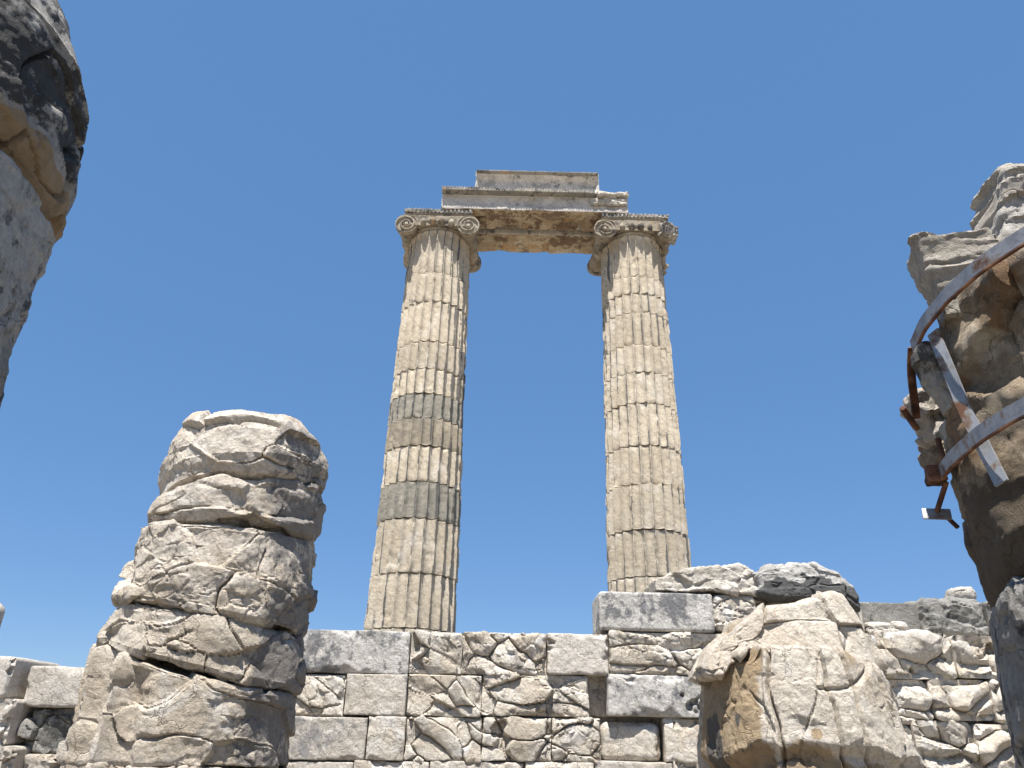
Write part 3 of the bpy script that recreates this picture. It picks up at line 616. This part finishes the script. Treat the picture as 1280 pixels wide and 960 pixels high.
# ------------------------------------------------------------------ broken column stumps
def stumpdrum(name, cx, cy, r0, r1, z0, z1, mat, seed, parent, tb=(0, 0), tt=(0, 0), edge=.06, size=(.55, .55, .3), amp=.05, nth=430, step=.014, dome=0.0, rfun=None, crack=.035, extra=None, attrs=None, fine=1.0, warp=.22, cov=0.0, zmod=None):
    e = edge; H = z1-z0
    prof = [(0, z0), (r0-e, z0), (r0-.3*e, z0+.3*e), (r0, z0+e), (r1, z1-e-dome*.6), (r1-.3*e-dome*.3, z1-.3*e-dome*.25), (max(r1-e-dome*.8, .1), z1-dome*.05), (0, z1)]
    def tilt(x, y, z):
        v = np.clip((z-z0)/H, 0, 1); return (1-v)*(tb[0]*x+tb[1]*y)+v*(tt[0]*x+tt[1]*y)+(zmod(x, y, v) if zmod else 0)
    def disp(q, n):
        lc = q-np.array([cx, cy, 0])
        d = fract(q, tuple(s*1.35 for s in size), seed, amp*.45, amp*.9, crack, .018, warp, cov=max(cov, .35))+fract(q, tuple(s*.4 for s in size), seed+3, .007*fine, .010*fine, .012*fine, .05, .25)*sstep(.0, .2, fbm(q, 1.8, 2, seed+8))
        d = d+.025*fbm(q, 1.6, 3, seed+5)+.012*fbm(q, 7, 5, seed+6, .68)-.010*np.abs(fbm(q*[1, 1, 1.7], 4.5, 4, seed+21))-.05*np.clip(fbm(q*[1, 1, 1.6], 1.9, 3, seed+7)-.25, 0, 1)
        if extra is not None: d = d+extra(lc, n)
        return d
    rm = None
    if rfun is not None: rm = lambda th, z, r: rfun(th, z)*sstep(.3, .8, r)
    return lathe(name, (cx, cy, 0), prof, mat, nth=nth, rmod=rm, disp=disp, parent=parent, step=step, tilt=tilt, attrs=attrs, sharp=24)
def angd(th, a): return np.abs((th-a+np.pi) % (2*np.pi)-np.pi)
# tall stump on the left.  theta -pi/2 faces the camera, pi faces left
SX, SY = -3.02, 7.9
st = empty('tall_column_stump', (SX, SY, 0), 'tall cracked marble column stump standing left of the tall columns', 'column stump', 'broken column stumps')
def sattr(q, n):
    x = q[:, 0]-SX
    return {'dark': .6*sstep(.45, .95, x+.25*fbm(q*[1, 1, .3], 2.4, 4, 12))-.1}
def flut(th, z):
    m = sstep(.0, .25, 1-angd(th, -2.5)/.95)*sstep(2.35, 2.0, z+.25*np.sin(3*th))
    u = ((th*16/(2*np.pi)) % 1)*2-1
    return -m*.17*np.sqrt(np.clip(1-(u/.86)**2, 0, 1))+.07*m
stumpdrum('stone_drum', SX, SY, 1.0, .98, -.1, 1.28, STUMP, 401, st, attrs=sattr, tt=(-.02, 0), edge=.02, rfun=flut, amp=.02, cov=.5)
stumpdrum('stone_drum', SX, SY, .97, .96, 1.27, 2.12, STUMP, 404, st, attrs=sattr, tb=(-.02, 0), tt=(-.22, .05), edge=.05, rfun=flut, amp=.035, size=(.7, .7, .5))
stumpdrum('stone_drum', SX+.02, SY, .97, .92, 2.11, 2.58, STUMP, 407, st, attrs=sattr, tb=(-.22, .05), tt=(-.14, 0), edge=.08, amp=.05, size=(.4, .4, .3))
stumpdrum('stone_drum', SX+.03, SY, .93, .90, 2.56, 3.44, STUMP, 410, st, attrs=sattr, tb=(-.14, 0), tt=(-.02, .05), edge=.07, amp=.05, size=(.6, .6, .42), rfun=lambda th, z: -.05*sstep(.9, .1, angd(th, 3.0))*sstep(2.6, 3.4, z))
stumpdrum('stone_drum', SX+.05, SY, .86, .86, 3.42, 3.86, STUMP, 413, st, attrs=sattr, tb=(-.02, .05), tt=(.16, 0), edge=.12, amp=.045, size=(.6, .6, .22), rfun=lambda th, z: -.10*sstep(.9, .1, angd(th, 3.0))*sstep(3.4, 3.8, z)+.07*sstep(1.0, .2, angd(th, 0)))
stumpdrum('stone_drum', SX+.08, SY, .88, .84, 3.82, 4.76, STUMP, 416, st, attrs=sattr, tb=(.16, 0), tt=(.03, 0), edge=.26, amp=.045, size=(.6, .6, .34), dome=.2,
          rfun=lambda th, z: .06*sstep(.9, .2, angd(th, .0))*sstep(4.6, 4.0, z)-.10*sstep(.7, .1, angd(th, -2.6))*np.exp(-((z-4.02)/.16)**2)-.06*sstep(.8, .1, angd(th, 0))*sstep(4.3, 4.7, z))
# white stump on the right
TX, TY = 2.86, 7.9
ws = empty('white_column_stump', (TX, TY, 0), 'low white column stump with slab like cracks, brown patches and a jagged peaked top', 'column stump', 'broken column stumps')
def wattr(q, n):
    x, z = q[:, 0]-TX, q[:, 2]; nz = fbm(q, 3, 4, 7)
    a = sstep(.0, .12, (-.52-x)+.12*nz)*(n[:, 1] < .3)
    dk = sstep(.1, .35, fbm(q*[1, 1, .3], 4, 4, 17))*sstep(0, .1, -.5-x)*sstep(2.0, 1.6, z)
    a = np.maximum(a, sstep(0, .1, .16-np.abs(z-1.42+.25*(x+.2)**2)+.1*nz)*(x > -.5)*(x < .45))
    a = np.maximum(a, 1.2*sstep(.06, .03, np.hypot(x+.18, z-1.66))); return {'ochre': a*.75, 'dark': dk*1.0-.1}
def wex(lc, n):
    x, z = lc[:, 0], lc[:, 2]
    d = 0
    for k, (a, sl) in enumerate(((-.47, .02), (.0, -.10), (.22, -.12), (.56, -.16))):
        d = d-.08*np.exp(-((x-a+sl*(z-2)*-1+.05*fbm(lc, 2.4, 4, k))/.015)**2)
    d = d-.05*sstep(-.50, -.54, x+.05*fbm(lc, 2, 3, 4))                 # the left slab has split off and lies deeper
    d = d-.10*sstep(1.62, 1.50, z+.2*(x+.1)**2+.08*fbm(lc, 2.5, 3, 9))   # spalled band
    return d*(n[:, 1] < .4)*sstep(2.5, 2.3, z)
stumpdrum('stone_drum', TX, TY, 1.02, .88, 1.0, 2.40, STUMPW, 431, ws, tt=(-.04, .02), edge=.08, amp=.03, size=(.6, .6, .9), rfun=lambda th, z: .06*sstep(1.2, .3, angd(th, 0))*sstep(2.2, 1.2, z), extra=wex, attrs=wattr, crack=.03, warp=.12, fine=.7,
          zmod=lambda x, y, v: -v**3*(.10*sstep(-.5, -.6, x)+.30*sstep(.35, .9, x)+.05*sstep(.2, .3, x)))
stumpdrum('stone_drum', TX, TY, 1.04, 1.03, -.1, 1.02, STUMPW, 434, ws, edge=.04, amp=.03, crack=.03, step=.025, nth=240)
outlined('broken_crown', [(892, 830), (899, 804), (915, 788), (940, 772), (965, 760), (1000, 752), (1030, 742), (1050, 737), (1062, 742), (1078, 765), (1092, 800), (1104, 838)],
         [(892, 842), (904, 846), (915, 826), (935, 812), (960, 812), (1000, 815), (1050, 822), (1104, 850)], 7.42, .55, STUMPW, rr=.08, res=.013, parent=ws, lean=.25, taper=.3,
         disp=lambda q, n: fract(q, (.62, .5, .5), 441, .03, .07, .03, .02, .15)+fract(q, (.22, .2, .2), 445, .006, .012, .008, .05, .2)*sstep(0, .2, fbm(q, 2, 2, 4))+.03*fbm(q, 1.8, 3, 8)+.011*fbm(q, 8, 5, 446, .6))

# ------------------------------------------------------------------ the near column at the left edge
NX, NY = -2.875, 2.2
nl = empty('black_crusted_column', (NX, NY, 0), 'nearest column at the upper left edge, pale grey shaft under a rounded black crusted drum', 'column')
stumpdrum('stone_drum', NX, NY, 1.0, .985, 1.8, 3.52, NEARL, 501, nl, edge=.03, amp=.012, size=(.8, .8, 1.2), crack=.02, step=.012, nth=520, cov=.7, fine=.5)
stumpdrum('stone_drum', NX, NY, 1.0, 1.0, -.1, 1.79, NEARL, 503, nl, edge=.03, amp=.012, size=(.8, .8, 1.2), crack=.02, step=.03, nth=260, cov=.7)
def nlattr(q, n):
    a = sstep(3.72, 3.66, q[:, 2]+.06*fbm(q, 3, 3, 4)); return {'ochre': a*1.2, 'dark': -a*2.0+.2*sstep(3.8, 4.1, q[:, 2])}
stumpdrum('stone_drum', NX, NY, 1.0, .955, 3.54, 4.25, NEARLT, 511, nl, edge=.05, amp=.02, size=(.6, .6, .5), crack=.05, cov=.5, step=.012, nth=520, tt=(-.10, 0), attrs=nlattr,
          rfun=lambda th, z: -.06*sstep(3.72, 3.55, z))
stumpdrum('stone_drum', NX-.01, NY, .95, .60, 4.20, 5.15, NEARLT, 517, nl, edge=.10, amp=.022, size=(.8, .8, .5), crack=.06, cov=.5, step=.016, nth=400, tb=(-.10, 0), dome=.2)

# ------------------------------------------------------------------ the strapped column at the right edge
QX, QY = 2.40, 2.0
sc = empty('strapped_column', (QX, QY, 0), 'broken brown column at the right edge held together by metal straps', 'column')
def qattr(q, n):
    z = q[:, 2]; a = sstep(2.45, 2.2, z+.12*fbm(q, 3, 3, 4))*sstep(1.75, 2.0, z); return {'dark': a*.7, 'ochre': .3*sstep(2.3, 2.6, z)}
stumpdrum('stone_drum', QX, QY, 1.0, .97, -.1, 2.02, NEARB, 601, sc, edge=.05, amp=.02, size=(.5, .5, .7), crack=.03, step=.014, nth=450, cov=.4)
stumpdrum('stone_drum', QX, QY, .965, .94, 2.0, 2.98, NEARR, 607, sc, edge=.05, amp=.03, size=(.5, .5, .5), crack=.03, step=.011, nth=560, attrs=qattr,
          rfun=lambda th, z: -.14*sstep(.25, .8, angd(th, np.radians(150)))*np.exp(-((z-2.5)/.36)**2)-.03)
stumpdrum('stone_drum', QX+.22, QY+.05, .80, .74, 2.93, 3.3, CHUNK, 613, sc, edge=.05, amp=.05, size=(.5, .5, .4), crack=.05, step=.014, nth=400)
def pt(px, py, z):
    d = fw*FPX+RT*(px-640)-UP*(py-480); return EYE+d*(z-1.6)/d[2]
def ringp(r, a0, a1, z0, z1=None, n=14):
    z1 = z0 if z1 is None else z1
    return [(QX+(r(k/(n-1)) if callable(r) else r)*math.cos(R_(a0+(a1-a0)*k/(n-1))), QY+(r(k/(n-1)) if callable(r) else r)*math.sin(R_(a0+(a1-a0)*k/(n-1))), z0+(z1-z0)*k/(n-1)) for k in range(n)]
def cyl(px, py, r):
    d = fw*FPX+RT*(px-640)-UP*(py-480); d = d/np.linalg.norm(d); ox, oy = EYE[0]-QX, EYE[1]-QY
    A, B_, C_ = d[0]**2+d[1]**2, 2*(ox*d[0]+oy*d[1]), ox*ox+oy*oy-r*r; D = B_*B_-4*A*C_
    t = (-B_-math.sqrt(D))/(2*A) if D > 0 else -B_/(2*A)
    return EYE+d*t
up_ = ringp(lambda u: 1.005-.03*math.sin(u*math.pi), 156, 290, 2.93)
us = band('metal_strap', up_, .050, .007, GALV, sc)
band('rusty_edge', [(x_, y_, z_-.027) for x_, y_, z_ in up_], .006, .012, RUST, sc)
c0 = up_[0]
band('metal_strap', [c0, (c0[0]+.015, c0[1]+.06, c0[2]-.05), (c0[0]+.05, c0[1]+.16, c0[2]-.22)], .03, .007, RUST, sc, wdir=(.8, .2, -.2))
lo_ = ringp(lambda u: 1.012-.02*math.sin(min(1, u*3)*math.pi), 153, 290, 2.45, 2.44)
band('metal_strap', lo_, .048, .007, GALV, sc)
band('rusty_edge', [(x_, y_, z_-.026) for x_, y_, z_ in lo_], .005, .012, RUST, sc)
b0 = lo_[0]; b1 = lo_[1]
rock('rusty_bracket', (b0[0]-.01, b0[1]+.0, b0[2]), (.035, .03, .03), RUST, rr=.006, res=.006, parent=sc, rot=(0, 0, 70), disp=lambda q, n: .004*fbm(q, 30, 3, 3))
bar = [cyl(px, py, .975) for px, py in ((1166, 415), (1180, 448), (1200, 500), (1225, 550), (1252, 604))]
band('metal_strap', bar, .042, .008, GALV, sc, wdir=(.35, -.9, 0))
r0_, r1_ = pt(1183, 602, 2.42), pt(1171, 640, 2.33)
rod('rusty_rod', r0_, r1_, .009, RUST, sc)
rock('rusty_plate', r1_+np.array([.005, .012, -.004]), (.045, .004, .022), GALV, rr=.003, res=.008, parent=sc, rot=(-20, 6, -20))
rod('rusty_rod', pt(1183, 640, 2.33)+np.array([0, .02, 0]), pt(1197, 655, 2.28)+np.array([.03, .05, 0]), .008, RUST, sc)
rod('rusty_rod', pt(1128, 510, 2.72), pt(1146, 536, 2.68), .012, RUST, sc)
rod('rusty_rod', pt(1172, 548, 2.60), pt(1184, 592, 2.46), .010, RUST, sc)
sm = lambda s, a=.02: (lambda q, n: fract(q, (.12, .12, .1), s, a*.5, a, .008, .05, .2)+.004*fbm(q, 25, 4, s+2)+.01*fbm(q, 6, 3, s+3))
rock('broken_chip', pt(1152, 520, 2.74)+np.array([.02, .0, 0]), (.045, .06, .115), CHUNK, rr=.04, res=.007, parent=sc, rot=(0, -14, 0), disp=sm(621))['label'] = 'small sunlit white chip wedged at the left side'
rock('broken_chip', pt(1158, 578, 2.60)+np.array([.05, .0, 0.03]), (.05, .06, .06), NEARR, rr=.04, res=.008, parent=sc, disp=sm(622))
rock('broken_chip', cyl(1172, 478, .97), (.028, .05, .13), NEARL, rr=.024, res=.008, parent=sc, rot=(0, -16, 0), disp=sm(623, .01))
rock('broken_chip', cyl(1200, 566, .93), (.03, .05, .13), NEARL, rr=.03, res=.008, parent=sc, rot=(0, -10, 0), disp=sm(624, .01))
def slabby(s): return lambda q, n: fract(q, (.5, .5, .06), s, .006, .012, .004, .05, .3)+.02*fbm(q, 4, 3, s+1)+.004*fbm(q, 30, 4, s+2)
def horn(p, h):
    q = p.copy(); t = (p[:, 2]/h[2]+1)/2; q[:, 0] = p[:, 0]-h[0]*.35*t**2+.25*h[0]*(1-t); return q
rock('broken_slab', pt(1202, 352, 3.06)+np.array([.03, .03, 0]), (.125, .14, .16), CHUNK, rr=.02, res=.008, parent=sc, rot=(8, 6, -25), shape=horn, disp=slabby(631))['label'] = 'pale thin bedded slab standing above the upper strap'
rock('broken_slab', pt(1275, 290, 3.22)+np.array([.05, .0, 0]), (.15, .16, .20), CHUNK, rr=.05, res=.009, parent=sc, rot=(14, 12, -15), disp=slabby(632))
rock('broken_slab', pt(1262, 262, 3.34)+np.array([.06, .02, 0]), (.10, .10, .10), CHUNK, rr=.05, res=.008, parent=sc, rot=(0, 20, -15), disp=slabby(633))
